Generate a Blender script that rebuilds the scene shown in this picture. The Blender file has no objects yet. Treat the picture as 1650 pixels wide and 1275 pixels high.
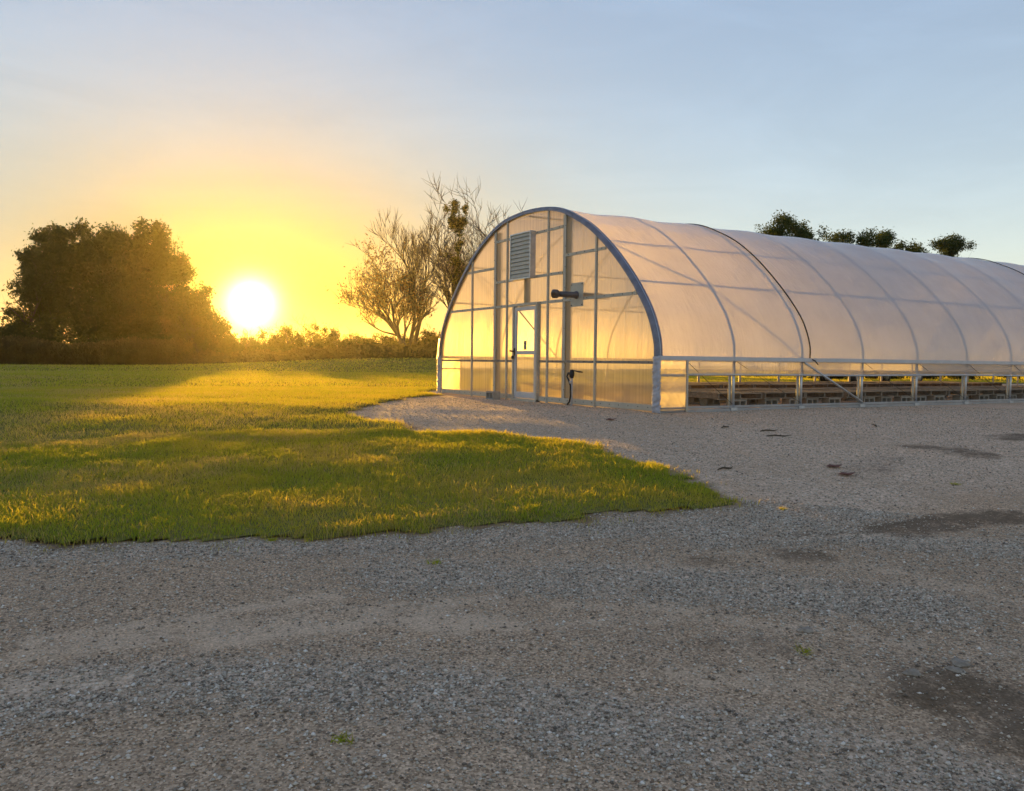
import bpy, math, random
import numpy as np
from mathutils import Matrix, Vector

random.seed(7); rng = np.random.default_rng(7)
sc = bpy.context.scene
COL = sc.collection

# ------------------------------------------------------------------ camera
YAW, PIT, ROLL = math.radians(59.8036), math.radians(-2.3453), math.radians(0.6253)
CAM = Vector((-9.6047, -11.4422, 0.876))
Fv = Vector((math.cos(YAW)*math.cos(PIT), math.sin(YAW)*math.cos(PIT), math.sin(PIT)))
Rv = Vector((math.sin(YAW), -math.cos(YAW), 0)); Uv = Rv.cross(Fv)
R2 = Rv*math.cos(ROLL) + Uv*math.sin(ROLL); U2 = -Rv*math.sin(ROLL) + Uv*math.cos(ROLL)
cd = bpy.data.cameras.new('camera'); cam = bpy.data.objects.new('camera', cd); COL.objects.link(cam)
m = Matrix((R2, U2, -Fv)).transposed().to_4x4(); m.translation = CAM
cam.matrix_world = m
cd.sensor_fit = 'HORIZONTAL'; cd.sensor_width = 36; cd.lens = 36*1349.57/1650
cd.clip_start = 0.05; cd.clip_end = 8000
sc.camera = cam

# ------------------------------------------------------------------ sky, sun, exposure
SUN_EL, SUN_AZ = math.radians(3.53), math.radians(77.09)      # azimuth counted from +X
SUN = Vector((math.cos(SUN_AZ)*math.cos(SUN_EL), math.sin(SUN_AZ)*math.cos(SUN_EL), math.sin(SUN_EL)))
w = bpy.data.worlds.new('World'); sc.world = w; w.use_nodes = True
nt = w.node_tree; nt.nodes.clear()
def N(t, typ, **kw):
    n = t.nodes.new(typ)
    for k, v in kw.items(): setattr(n, k, v)
    return n
out = N(nt, 'ShaderNodeOutputWorld'); bg = N(nt, 'ShaderNodeBackground')
sky = N(nt, 'ShaderNodeTexSky', sky_type='NISHITA'); sky.sun_disc = False
sky.sun_elevation = SUN_EL
sky.sun_rotation = math.pi/2 - SUN_AZ
sky.air_density = 1.0; sky.dust_density = 0.25; sky.ozone_density = 1.6; sky.altitude = 200
bg.inputs['Strength'].default_value = 0.15
# the sun's own disc with its aureole, added to the sky
tc = N(nt, 'ShaderNodeTexCoord'); dot = N(nt, 'ShaderNodeVectorMath', operation='DOT_PRODUCT')
nrm = N(nt, 'ShaderNodeVectorMath', operation='NORMALIZE')
nt.links.new(tc.outputs['Generated'], nrm.inputs[0]); nt.links.new(nrm.outputs[0], dot.inputs[0]); dot.inputs[1].default_value = SUN
ac = N(nt, 'ShaderNodeMath', operation='ARCCOSINE'); nt.links.new(dot.outputs['Value'], ac.inputs[0])
dv = N(nt, 'ShaderNodeVectorMath', operation='SUBTRACT'); nt.links.new(nrm.outputs[0], dv.inputs[0]); dv.inputs[1].default_value = SUN
dm_ = N(nt, 'ShaderNodeVectorMath', operation='MULTIPLY'); nt.links.new(dv.outputs[0], dm_.inputs[0]); dm_.inputs[1].default_value = (.62, .62, 1.3)
flat = N(nt, 'ShaderNodeVectorMath', operation='LENGTH'); nt.links.new(dm_.outputs[0], flat.inputs[0])     # glow lying along the horizon
def lobe(width, col, src=None):
    a = N(nt, 'ShaderNodeMath', operation='DIVIDE'); nt.links.new(src or ac.outputs[0], a.inputs[0]); a.inputs[1].default_value = math.radians(width)
    b = N(nt, 'ShaderNodeMath', operation='POWER'); nt.links.new(a.outputs[0], b.inputs[0]); b.inputs[1].default_value = 2
    c = N(nt, 'ShaderNodeMath', operation='MULTIPLY'); nt.links.new(b.outputs[0], c.inputs[0]); c.inputs[1].default_value = -1
    d = N(nt, 'ShaderNodeMath', operation='EXPONENT'); nt.links.new(c.outputs[0], d.inputs[0])
    s = N(nt, 'ShaderNodeVectorMath', operation='SCALE'); s.inputs[0].default_value = col; nt.links.new(d.outputs[0], s.inputs['Scale'])
    return s.outputs[0]
hsv = N(nt, 'ShaderNodeHueSaturation'); hsv.inputs['Saturation'].default_value = 1.22; nt.links.new(sky.outputs['Color'], hsv.inputs['Color'])
lum = N(nt, 'ShaderNodeVectorMath', operation='DOT_PRODUCT'); nt.links.new(hsv.outputs[0], lum.inputs[0]); lum.inputs[1].default_value = (.3, .5, .2)
lm = N(nt, 'ShaderNodeMath', operation='MULTIPLY_ADD'); nt.links.new(lum.outputs['Value'], lm.inputs[0]); lm.inputs[1].default_value = .55; lm.inputs[2].default_value = 1
lr = N(nt, 'ShaderNodeMath', operation='DIVIDE'); lr.inputs[0].default_value = .63; nt.links.new(lm.outputs[0], lr.inputs[1])
sq = N(nt, 'ShaderNodeVectorMath', operation='SCALE'); nt.links.new(hsv.outputs[0], sq.inputs[0]); nt.links.new(lr.outputs[0], sq.inputs['Scale'])
ua = N(nt, 'ShaderNodeVectorMath', operation='ADD'); nt.links.new(sq.outputs[0], ua.inputs[0]); ua.inputs[1].default_value = (.31, .315, .46)
acc = ua.outputs[0]
# near the setting sun the blue is scattered out
yl = N(nt, 'ShaderNodeVectorMath', operation='MULTIPLY_ADD')
# pale haze low over the horizon, all the way round
sx = N(nt, 'ShaderNodeSeparateXYZ'); nt.links.new(nrm.outputs[0], sx.inputs[0])
hz = N(nt, 'ShaderNodeMath', operation='MAXIMUM'); nt.links.new(sx.outputs[2], hz.inputs[0]); hz.inputs[1].default_value = 0
hm = N(nt, 'ShaderNodeMath', operation='MULTIPLY'); nt.links.new(hz.outputs[0], hm.inputs[0]); hm.inputs[1].default_value = -1/.22
he = N(nt, 'ShaderNodeMath', operation='EXPONENT'); nt.links.new(hm.outputs[0], he.inputs[0])
hs = N(nt, 'ShaderNodeVectorMath', operation='SCALE'); hs.inputs[0].default_value = (.95, .90, .74); nt.links.new(he.outputs[0], hs.inputs['Scale'])
ad = N(nt, 'ShaderNodeVectorMath', operation='ADD'); nt.links.new(acc, ad.inputs[0]); nt.links.new(hs.outputs[0], ad.inputs[1]); acc = ad.outputs[0]
nt.links.new(lobe(12.0, (-.22, -.46, -.88), flat.outputs['Value']), yl.inputs[0]); yl.inputs[1].default_value = (1, 1, 1); yl.inputs[2].default_value = (1, 1, 1)
ym = N(nt, 'ShaderNodeVectorMath', operation='MULTIPLY'); nt.links.new(acc, ym.inputs[0]); nt.links.new(yl.outputs[0], ym.inputs[1]); acc = ym.outputs[0]
for wd, c in ((.5, (40, 38, 34)), (1.25, (6.5, 6.1, 5.0)), (3.4, (1.1, .8, .25))):
    ad = N(nt, 'ShaderNodeVectorMath', operation='ADD'); nt.links.new(acc, ad.inputs[0]); nt.links.new(lobe(wd, c), ad.inputs[1]); acc = ad.outputs[0]
# faint high wisps
cm = N(nt, 'ShaderNodeMapping'); cm.inputs['Rotation'].default_value = (.0, .35, .4); cm.inputs['Scale'].default_value = (1.2, 2.2, 7.0); nt.links.new(nrm.outputs[0], cm.inputs[0])
cn = N(nt, 'ShaderNodeTexNoise'); cn.inputs['Scale'].default_value = 2.2; cn.inputs['Detail'].default_value = 7; cn.inputs['Roughness'].default_value = .62; cn.inputs['Distortion'].default_value = .6; nt.links.new(cm.outputs[0], cn.inputs['Vector'])
cr = N(nt, 'ShaderNodeMapRange'); nt.links.new(cn.outputs['Fac'], cr.inputs[0]); cr.inputs[1].default_value = .42; cr.inputs[2].default_value = .8; cr.inputs[3].default_value = .97; cr.inputs[4].default_value = 1.07
cw = N(nt, 'ShaderNodeVectorMath', operation='SCALE'); nt.links.new(acc, cw.inputs[0]); nt.links.new(cr.outputs[0], cw.inputs['Scale']); acc = cw.outputs[0]
nt.links.new(acc, bg.inputs['Color']); nt.links.new(bg.outputs[0], out.inputs[0])

sl = bpy.data.lights.new('sun', 'SUN'); sl.energy = 3.6; sl.angle = math.radians(0.5); sl.color = (1.0, .50, .055)
so = bpy.data.objects.new('sun', sl); COL.objects.link(so); so.location = (0, 0, 60)
so.rotation_euler = (-SUN).to_track_quat('-Z', 'Y').to_euler()
vs = sc.view_settings; vs.view_transform = 'Standard'; vs.look = 'None'; vs.gamma = 1.0; vs.use_curve_mapping = False
vs.exposure = 1.8
cy = sc.cycles
cy.use_denoising = True; cy.max_bounces = 11; cy.diffuse_bounces = 4; cy.transmission_bounces = 7; cy.transparent_max_bounces = 24
cy.glossy_bounces = 4; cy.caustics_reflective = False; cy.sample_clamp_indirect = 12

# ------------------------------------------------------------------ helpers
def new_mat(name):
    mt = bpy.data.materials.new(name); mt.use_nodes = True; mt.node_tree.nodes.clear()
    o = N(mt.node_tree, 'ShaderNodeOutputMaterial'); return mt, mt.node_tree, o
def noise(t, scale, detail=4, rough=.55, vec=None, dist=0):
    n = N(t, 'ShaderNodeTexNoise'); n.inputs['Scale'].default_value = scale; n.inputs['Detail'].default_value = detail
    n.inputs['Roughness'].default_value = rough; n.inputs['Distortion'].default_value = dist
    if vec is not None: t.links.new(vec, n.inputs['Vector'])
    return n.outputs['Fac']
def ramp(t, fac, stops):
    r = N(t, 'ShaderNodeValToRGB'); e = r.color_ramp.elements
    while len(e) < len(stops): e.new(.5)
    for k, (p, c) in enumerate(stops):
        e[k].position = p; e[k].color = (*c, 1) if len(c) == 3 else c
    t.links.new(fac, r.inputs[0]); return r.outputs[0]
def mixc(t, fac, a, b, mode='MIX'):
    n = N(t, 'ShaderNodeMix', data_type='RGBA', blend_type=mode)
    for s, v in (('Factor', fac), ('A', a), ('B', b)):
        i = n.inputs[0] if s == 'Factor' else n.inputs[6] if s == 'A' else n.inputs[7]
        if hasattr(v, 'links') or hasattr(v, 'is_linked'): t.links.new(v, i)
        elif s == 'Factor': i.default_value = v
        else: i.default_value = (*v, 1)
    return n.outputs[2]
def mth(t, op, a, b=None):
    n = N(t, 'ShaderNodeMath', operation=op)
    for k, v in enumerate((a, b)):
        if v is None: continue
        if isinstance(v, (int, float)): n.inputs[k].default_value = v
        else: t.links.new(v, n.inputs[k])
    return n.outputs[0]
def pos(t):
    return N(t, 'ShaderNodeNewGeometry').outputs['Position']
def scaled(t, v, s):
    n = N(t, 'ShaderNodeVectorMath', operation='MULTIPLY'); t.links.new(v, n.inputs[0]); n.inputs[1].default_value = s; return n.outputs[0]
def bump(t, h, strength=.4, dist=.02):
    b = N(t, 'ShaderNodeBump'); b.inputs['Strength'].default_value = strength; b.inputs['Distance'].default_value = dist
    t.links.new(h, b.inputs['Height']); return b.outputs[0]
def mixs(t, fac, a, b):
    n = N(t, 'ShaderNodeMixShader')
    if isinstance(fac, float): n.inputs[0].default_value = fac
    else: t.links.new(fac, n.inputs[0])
    t.links.new(a, n.inputs[1]); t.links.new(b, n.inputs[2]); return n.outputs[0]
def principled(name, col, rough=.6, metal=0, var=.15, vscale=6, bstr=0, bscale=30, spec=.5, stretch=(1, 1, 1)):
    mt, t, o = new_mat(name); p = N(t, 'ShaderNodeBsdfPrincipled')
    v = scaled(t, N(t, 'ShaderNodeTexCoord').outputs['Object'], stretch)
    f = noise(t, vscale, 6, .6, v)
    c = ramp(t, f, [(.25, tuple(x*(1-var) for x in col)), (.75, tuple(min(1, x*(1+var)) for x in col))])
    t.links.new(c, p.inputs['Base Color']); p.inputs['Roughness'].default_value = rough; p.inputs['Metallic'].default_value = metal
    p.inputs['Specular IOR Level'].default_value = spec
    if bstr: t.links.new(bump(t, noise(t, bscale, 5, .6, v), bstr, .01), p.inputs['Normal'])
    t.links.new(p.outputs[0], o.inputs[0]); return mt

class MB:
    def __init__(s): s.v = []; s.f = []
    def add(s, vs, fs):
        b = len(s.v); s.v += [tuple(v) for v in vs]; s.f += [tuple(b+i for i in f) for f in fs]; return s
    def box(s, lo, hi):
        x0, y0, z0 = lo; x1, y1, z1 = hi
        return s.add([(x0,y0,z0),(x1,y0,z0),(x1,y1,z0),(x0,y1,z0),(x0,y0,z1),(x1,y0,z1),(x1,y1,z1),(x0,y1,z1)],
                     [(0,3,2,1),(4,5,6,7),(0,1,5,4),(1,2,6,5),(2,3,7,6),(3,0,4,7)])
    def tube(s, pts, r, n=8, caps=True):
        pts = [Vector(p) for p in pts]; k = len(pts); rs = r if isinstance(r, (list, tuple)) else [r]*k
        vs = []; prev = None
        for i, p in enumerate(pts):
            d = (pts[min(i+1, k-1)] - pts[max(i-1, 0)]).normalized()
            if prev is None:
                a = d.cross(Vector((0, 0, 1)));
                if a.length < .05: a = d.cross(Vector((1, 0, 0)))
            else: a = prev - d*prev.dot(d)
            a.normalize(); prev = a; b = d.cross(a)
            for j in range(n):
                t = 2*math.pi*j/n; vs.append(p + (a*math.cos(t) + b*math.sin(t))*rs[i])
        fs = [(i*n+j, i*n+(j+1) % n, (i+1)*n+(j+1) % n, (i+1)*n+j) for i in range(k-1) for j in range(n)]
        if caps: fs += [tuple(range(n))[::-1], tuple((k-1)*n+j for j in range(n))]
        return s.add(vs, fs)
    def build(s, name, mat, parent=None, smooth=False, bevel=0):
        me = bpy.data.meshes.new(name); me.from_pydata(s.v, [], s.f); me.update()
        if smooth: me.polygons.foreach_set('use_smooth', [True]*len(me.polygons))
        if mat: me.materials.append(mat)
        ob = bpy.data.objects.new(name, me); COL.objects.link(ob)
        if parent: ob.parent = parent
        if bevel:
            b = ob.modifiers.new('bevel', 'BEVEL'); b.width = bevel; b.segments = 2
        return ob
def raw_mesh(name, verts, sizes, idx, mat, parent=None, attrs=None, smooth=False):
    """fast mesh from numpy: verts (n,3), polygon sizes, flat loop indices"""
    idx = np.ascontiguousarray(idx, np.int32).ravel()
    me = bpy.data.meshes.new(name); me.vertices.add(len(verts)); me.vertices.foreach_set('co', np.ascontiguousarray(verts, np.float32).ravel())
    me.loops.add(len(idx)); me.loops.foreach_set('vertex_index', np.ascontiguousarray(idx, np.int32).ravel())
    sizes = np.asarray(sizes, np.int32); st = np.concatenate([[0], np.cumsum(sizes)[:-1]]).astype(np.int32)
    me.polygons.add(len(sizes)); me.polygons.foreach_set('loop_start', st)
    if smooth: me.polygons.foreach_set('use_smooth', np.ones(len(sizes), bool))
    me.update(calc_edges=True); me.validate()
    for k, a in (attrs or {}).items():
        at = me.attributes.new(k, 'FLOAT', 'POINT'); at.data.foreach_set('value', np.ascontiguousarray(a, np.float32))
    me.materials.append(mat)
    ob = bpy.data.objects.new(name, me); COL.objects.link(ob)
    if parent: ob.parent = parent
    return ob
def empty(name, loc=(0, 0, 0)):
    o = bpy.data.objects.new(name, None); o.location = loc; o.empty_display_size = .2; COL.objects.link(o); return o
def tag(o, label=None, cat=None, group=None, kind=None):
    for k, v in (('label', label), ('category', cat), ('group', group), ('kind', kind)):
        if v: o[k] = v
    return o
def copy_tree(o, parent=None):
    c = o.copy(); COL.objects.link(c)
    if parent: c.parent = parent
    for ch in o.children: copy_tree(ch, c)
    return c
ORD = ['first','second','third','fourth','fifth','sixth','seventh','eighth','ninth','tenth','eleventh','twelfth','thirteenth','fourteenth','fifteenth','sixteenth','seventeenth','eighteenth']

# ------------------------------------------------------------------ terrain
def sst(a, b, x):
    t = np.clip((x-a)/(b-a), 0, 1); return t*t*(3-2*t)
CX, CYv, CYAW, SYAW = CAM.x, CAM.y, math.cos(YAW), math.sin(YAW)
def terr(x, y):
    x = np.asarray(x, float); y = np.asarray(y, float)
    q = (x-CX)*CYAW + (y-CYv)*SYAW; u = (x-CX)*SYAW - (y-CYv)*CYAW
    h = -.72*(1-(.25*sst(1, 15, q)+.75*np.clip((q-1)/14, 0, 1)))
    h += 1.75*np.exp(-((u+6.0)/20)**2)*sst(52, 92, q)                 # low bank under the bare trees
    yard = 1-sst(16, 22, q)
    h += yard*(.012*np.sin(x*1.3+.7*y)*np.sin(y*1.1-.4*x) + .008*np.sin(2.9*x+1.1)*np.sin(2.3*y+.5*x))
    h += .05*sst(22, 40, q)*np.sin(x*.21+1)*np.sin(y*.17)
    h -= 60*sst(250, 2500, np.hypot(x, y))*.2
    return h
def poly_dist(px, py, P, closed=True):
    """distance to polyline P and inside flag"""
    P = np.asarray(P, float); n = len(P); best = np.full(px.shape, 1e9); ins = np.zeros(px.shape, bool)
    for i in range(n if closed else n-1):
        a = P[i]; b = P[(i+1) % n]; d = b-a
        t = np.clip(((px-a[0])*d[0]+(py-a[1])*d[1])/(d@d), 0, 1)
        best = np.minimum(best, np.hypot(px-a[0]-t*d[0], py-a[1]-t*d[1]))
        if closed:
            c = (a[1] > py) != (b[1] > py)
            with np.errstate(divide='ignore', invalid='ignore'):
                xi = a[0]+(py-a[1])*d[0]/d[1]
            ins ^= c & (px < xi)
    return best, ins
def vnoise(x, y, s, seed=0):
    """cheap smooth value noise, 0..1"""
    x = x*s+seed*17.3; y = y*s-seed*9.1
    xi = np.floor(x).astype(np.int64); yi = np.floor(y).astype(np.int64); fx = x-xi; fy = y-yi
    fx = fx*fx*(3-2*fx); fy = fy*fy*(3-2*fy)
    def h(a, b):
        v = np.sin(a*127.1+b*311.7+seed*74.7)*43758.5453; return v-np.floor(v)
    return (h(xi, yi)*(1-fx)+h(xi+1, yi)*fx)*(1-fy)+(h(xi, yi+1)*(1-fx)+h(xi+1, yi+1)*fx)*fy

LAWN = [(-0.54,7.71),(-1.62,6.90),(-4.83,2.40),(-4.82,1.35),(-4.61,0.44),(-4.74,-0.65),(-4.12,-1.22),(-3.45,-2.13),(-3.46,-3.03),(-3.66,-3.77),(-3.51,-4.15),(-3.54,-4.71),(-3.68,-5.25),(-4.02,-5.76),(-4.31,-5.95),(-4.91,-5.97),(-5.52,-5.87),(-6.22,-5.77),(-6.65,-5.70),(-7.16,-5.59),(-7.61,-5.40),(-8.45,-5.12),(-8.63,-5.08),(-9.25,-4.72),(-9.77,-4.44),(-10.91,-3.90),
        (-14,-2.2),(-30,6),(-160,40),(-160,240),(240,240),
        (240,16.5),(60,12.5),(31,11.6),(0.6,10.6),(-.3,9.4)]
def lawn_sd(x, y):
    d, i = poly_dist(x, y, LAWN); s = np.where(i, d, -d)
    near = 1-sst(20, 30, np.hypot(x-CX, y-CYv))
    return s + near*(.34*(vnoise(x, y, 1.7, 3)-.5) + .26*(vnoise(x, y, 5.5, 4)-.5) + .12*(vnoise(x, y, 15, 5)-.5))

def axis(lo, hi, step, far, g=1.16):
    a = list(np.arange(lo, hi+1e-6, step)); s = step; v = lo
    L = []
    while v > -far: s *= g; v -= s; L.append(v)
    s = step; v = hi; H = []
    while v < far: s *= g; v += s; H.append(v)
    return np.array(L[::-1]+a+H)
gx = axis(-16, 12, .1, 3000); gy = axis(-12, 14, .1, 3000)
GX, GY = np.meshgrid(gx, gy, indexing='ij'); fx_, fy_ = GX.ravel(), GY.ravel()
GZ = terr(fx_, fy_)
nx, ny = len(gx), len(gy); ii = np.arange(nx*ny).reshape(nx, ny)
quads = np.stack([ii[:-1,:-1], ii[1:,:-1], ii[1:,1:], ii[:-1,1:]], -1).reshape(-1, 4)
SD = lawn_sd(fx_, fy_)
def band(P, wdt, seed=1):
    d, _ = poly_dist(fx_, fy_, P, False); n = vnoise(fx_, fy_, 3.1, seed)*.6+vnoise(fx_, fy_, 9, seed+5)*.4
    return np.clip((1-sst(wdt*.25, wdt, d))*(.35+1.0*n), 0, 1)
coarse = np.maximum.reduce([
    band([(-9.8,-7.34),(-9.48,-7.32),(-8.98,-7.45),(-8.25,-7.89),(-7.9,-8.19),(-7.64,-8.5),(-7.3,-8.9),(-6.97,-9.25),(-6.8,-9.53),(-6.65,-9.79)], .42, 1),
    band([(-7.47,-6.38),(-6.96,-6.72),(-6.46,-7.06),(-6.08,-7.4),(-5.7,-7.67),(-5.36,-8.11),(-5.02,-8.41)], .5, 2),
    band([(-9.77,-4.61),(-8.62,-5.14),(-6.96,-5.76),(-5.51,-6.15),(-4.69,-6.5),(-4.1,-6.6)], .45, 3),
    band([(-5.12,-6.75),(-4.11,-7.11),(-3.68,-7.6),(-3.24,-8.05)], .35, 4),
    band([(-3.2,-5.0),(-2.6,-6.3),(-3.9,-6.5)], .8, 6)])
coarse = np.clip(coarse*.8+.12*vnoise(fx_, fy_, 1.1, 71), 0, 1)
coarse = np.maximum(coarse, .75*sst(-6.6, -5.4, fy_+.35*fx_+1.5)*(.6+.6*vnoise(fx_, fy_, .8, 9)))
sand = np.maximum.reduce([
    band([(-9.57,-6.65),(-9.31,-6.61),(-8.76,-6.65),(-8.41,-6.58),(-8.01,-6.61)], .13, 11),
    band([(-8.83,-7.05),(-8.36,-7.07),(-7.91,-7.17),(-7.35,-7.42)], .16, 12), band([(-7.73,-7.42),(-7.31,-7.57)], .12, 13),
    .8*band([(-7.31,-7.57),(-6.75,-7.77),(-6.28,-8.01),(-5.96,-8.38),(-5.77,-8.63),(-5.58,-8.92)], .10, 14),
    band([(-9.67,-7.14),(-9.45,-7.23),(-9.23,-7.31)], .12, 15),
    .7*band([(-10.2,-6.9),(-9.3,-6.85),(-8.3,-6.85),(-7.5,-7.05),(-6.9,-7.35),(-6.3,-7.8)], .16, 16),
    .55*band([(-5.3,-7.0),(-4.6,-7.9),(-4.3,-9.0)], .25, 17), .5*band([(-6.2,-9.0),(-6.7,-8.8),(-7.0,-8.45)], .2, 18)])
damp = np.maximum.reduce([
    band([(-3.62,-7.25),(-3.0,-7.27),(-2.53,-7.36),(-2.2,-7.6)], .38, 21), .8*band([(-3.62,-7.25),(-4.4,-7.0),(-5.0,-6.85)], .10, 27),
    .7*band([(-5.59,-7.16),(-5.5,-7.25)], .22, 22), .85*band([(-4.95,-7.35),(-4.8,-7.46)], .26, 23),
    band([(-6.02,-9.32),(-5.94,-9.43),(-6.09,-9.59)], .55, 24), .5*band([(-6.53,-8.4),(-6.39,-8.51)], .3, 25),
    .8*band([(.6,-4.69),(.83,-4.98),(.58,-5.37)], .5, 26), .5*band([(-.68,-5.07),(-1.5,-5.4)], .5, 28), .9*band([(2.48,-4.68),(3.4,-4.9)], .5, 29)])
damp = np.clip(damp*1.25, 0, 1)

def gravel_material():
    mt, t, o = new_mat('gravel'); P = pos(t); p = N(t, 'ShaderNodeBsdfPrincipled')
    def at(n): a = N(t, 'ShaderNodeAttribute'); a.attribute_name = n; return a.outputs['Fac']
    vor = N(t, 'ShaderNodeTexVoronoi'); vor.inputs['Scale'].default_value = 55; t.links.new(P, vor.inputs['Vector'])
    vor2 = N(t, 'ShaderNodeTexVoronoi'); vor2.inputs['Scale'].default_value = 95; t.links.new(P, vor2.inputs['Vector'])
    bw = N(t, 'ShaderNodeSeparateColor'); t.links.new(vor.outputs['Color'], bw.inputs[0])
    bw2 = N(t, 'ShaderNodeSeparateColor'); t.links.new(vor2.outputs['Color'], bw2.inputs[0])
    # stones of differing greys, some buff
    st = ramp(t, bw.outputs[0], [(0, (.12,.10,.08)), (.2, (.38,.335,.28)), (.6, (.60,.54,.465)), (.9, (.74,.68,.60)), (1, (.90,.85,.77))])
    fine = ramp(t, bw2.outputs[1], [(0, (.07,.052,.036)), (.35, (.32,.26,.188)), (.7, (.51,.42,.315)), (1, (.80,.69,.55))])
    big = noise(t, .55, 6, .6, P); mid = noise(t, 3.0, 6, .65, P)
    fine = mixc(t, ramp(t, big, [(.36, (0,0,0)), (.62, (1,1,1))]), fine, mixc(t, .6, fine, (.25,.19,.12)))
    fine = mixc(t, .5, fine, ramp(t, bw2.outputs[2], [(0, (.08,.06,.042)), (.6, (.43,.355,.27)), (1, (.78,.68,.55))]))
    brk = mth(t, 'ADD', mth(t, 'MULTIPLY', noise(t, 5, 5, .7, P), 1.1), mth(t, 'MULTIPLY', noise(t, 26, 4, .7, P), .9))   # about 1 on average
    def broken(name, lo, hi, amt):
        v = mth(t, 'ADD', at(name), mth(t, 'MULTIPLY', mth(t, 'SUBTRACT', brk, 1.0), amt)); mr = N(t, 'ShaderNodeMapRange', interpolation_type='SMOOTHSTEP')
        t.links.new(v, mr.inputs[0]); mr.inputs[1].default_value = lo; mr.inputs[2].default_value = hi; return mr.outputs[0]
    c = mixc(t, mth(t, 'MULTIPLY', broken('coarse', .0, 1.1, 1.2), .8), fine, st)
    c = mixc(t, mth(t, 'MULTIPLY', broken('sand', .08, .95, 1.3), .62), c, mixc(t, .3, (.66,.59,.49), c))
    c = mixc(t, mth(t, 'MULTIPLY', broken('damp', .2, 1.1, 1.7), .85), c, (.075,.058,.036))
    c = mixc(t, mth(t, 'MULTIPLY', at('soil'), 1.0), c, mixc(t, mid, (.10,.075,.045), (.20,.16,.085)))
    c = mixc(t, ramp(t, mid, [(.3, (.0,.0,.0)), (.75, (.5,.5,.5))]), c, mixc(t, .4, c, (.36,.325,.29)))
    c = mixc(t, 1.0, c, (1.38,1.15,.95), 'MULTIPLY')      # dusty limestone
    t.links.new(c, p.inputs['Base Color']); p.inputs['Roughness'].default_value = .93; p.inputs['Specular IOR Level'].default_value = .2
    h = mth(t, 'ADD', mth(t, 'MULTIPLY', vor.outputs['Distance'], mth(t, 'ADD', mth(t, 'MULTIPLY', at('coarse'), -.5), -.5)), mth(t, 'MULTIPLY', vor2.outputs['Distance'], -.5))
    h = mth(t, 'ADD', h, mth(t, 'MULTIPLY', mid, 1.5))
    t.links.new(bump(t, h, 1.0, .013), p.inputs['Normal']); t.links.new(p.outputs[0], o.inputs[0]); return mt
M = {}
M['gravel'] = gravel_material()
soil = sst(-.16, .0, SD)*(.55+.5*vnoise(fx_, fy_, 6, 2))
ground = raw_mesh('gravel_yard', np.stack([fx_, fy_, GZ - .05*sst(.05, .5, SD)], 1), np.full(len(quads), 4), quads, M['gravel'],
                  attrs={'coarse': coarse, 'sand': sand, 'damp': damp, 'soil': np.clip(soil, 0, 1)}, smooth=True)
tag(ground, kind='structure', label='grey compacted gravel yard with pale streaks and damp dark patches')

# lawn sheet
def leaf_mat(name, cols, trans=.45, scale=.6, fine=9, dry=False):
    mt, t, o = new_mat(name); P = pos(t)
    f = mth(t, 'ADD', mth(t, 'MULTIPLY', noise(t, scale, 4, .6, P), .65), mth(t, 'MULTIPLY', noise(t, fine, 3, .6, P), .35))
    c = ramp(t, f, cols)
    if dry:
        a_ = N(t, 'ShaderNodeAttribute'); a_.attribute_name = 'dry'; c = mixc(t, a_.outputs['Fac'], c, mixc(t, noise(t, 30, 2, .5, P), (.30,.21,.10), (.46,.36,.19)))
    d = N(t, 'ShaderNodeBsdfDiffuse'); t.links.new(c, d.inputs['Color'])
    tr = N(t, 'ShaderNodeBsdfTranslucent'); t.links.new(mixc(t, .5, c, (.80,.62,.04), 'ADD') if trans > .4 else c, tr.inputs['Color'])
    t.links.new(mixs(t, trans, d.outputs[0], tr.outputs[0]), o.inputs[0]); return mt
M['turf'] = leaf_mat('turf', [(.25, (.10,.115,.025)), (.5, (.16,.16,.04)), (.72, (.27,.22,.085))], .0, .5, 14)
M['blade'] = leaf_mat('grass_blade', [(.30, (.125,.225,.022)), (.47, (.20,.27,.03)), (.58, (.31,.29,.045)), (.72, (.42,.33,.10))], .5, .55, 13, True)
keep = (SD[quads] > -.02).all(1); qk = quads[keep]; used = np.unique(qk); remap = -np.ones(nx*ny, int); remap[used] = np.arange(len(used))
lz = GZ[used] + .004 + .03*sst(-.02, .35, SD[used])
lawn = raw_mesh('lawn', np.stack([fx_[used], fy_[used], lz], 1), np.full(len(qk), 4), remap[qk], M['turf'], smooth=True)
tag(lawn, kind='structure', label='mown green lawn with dry tan patches curving round the gravel')

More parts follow.
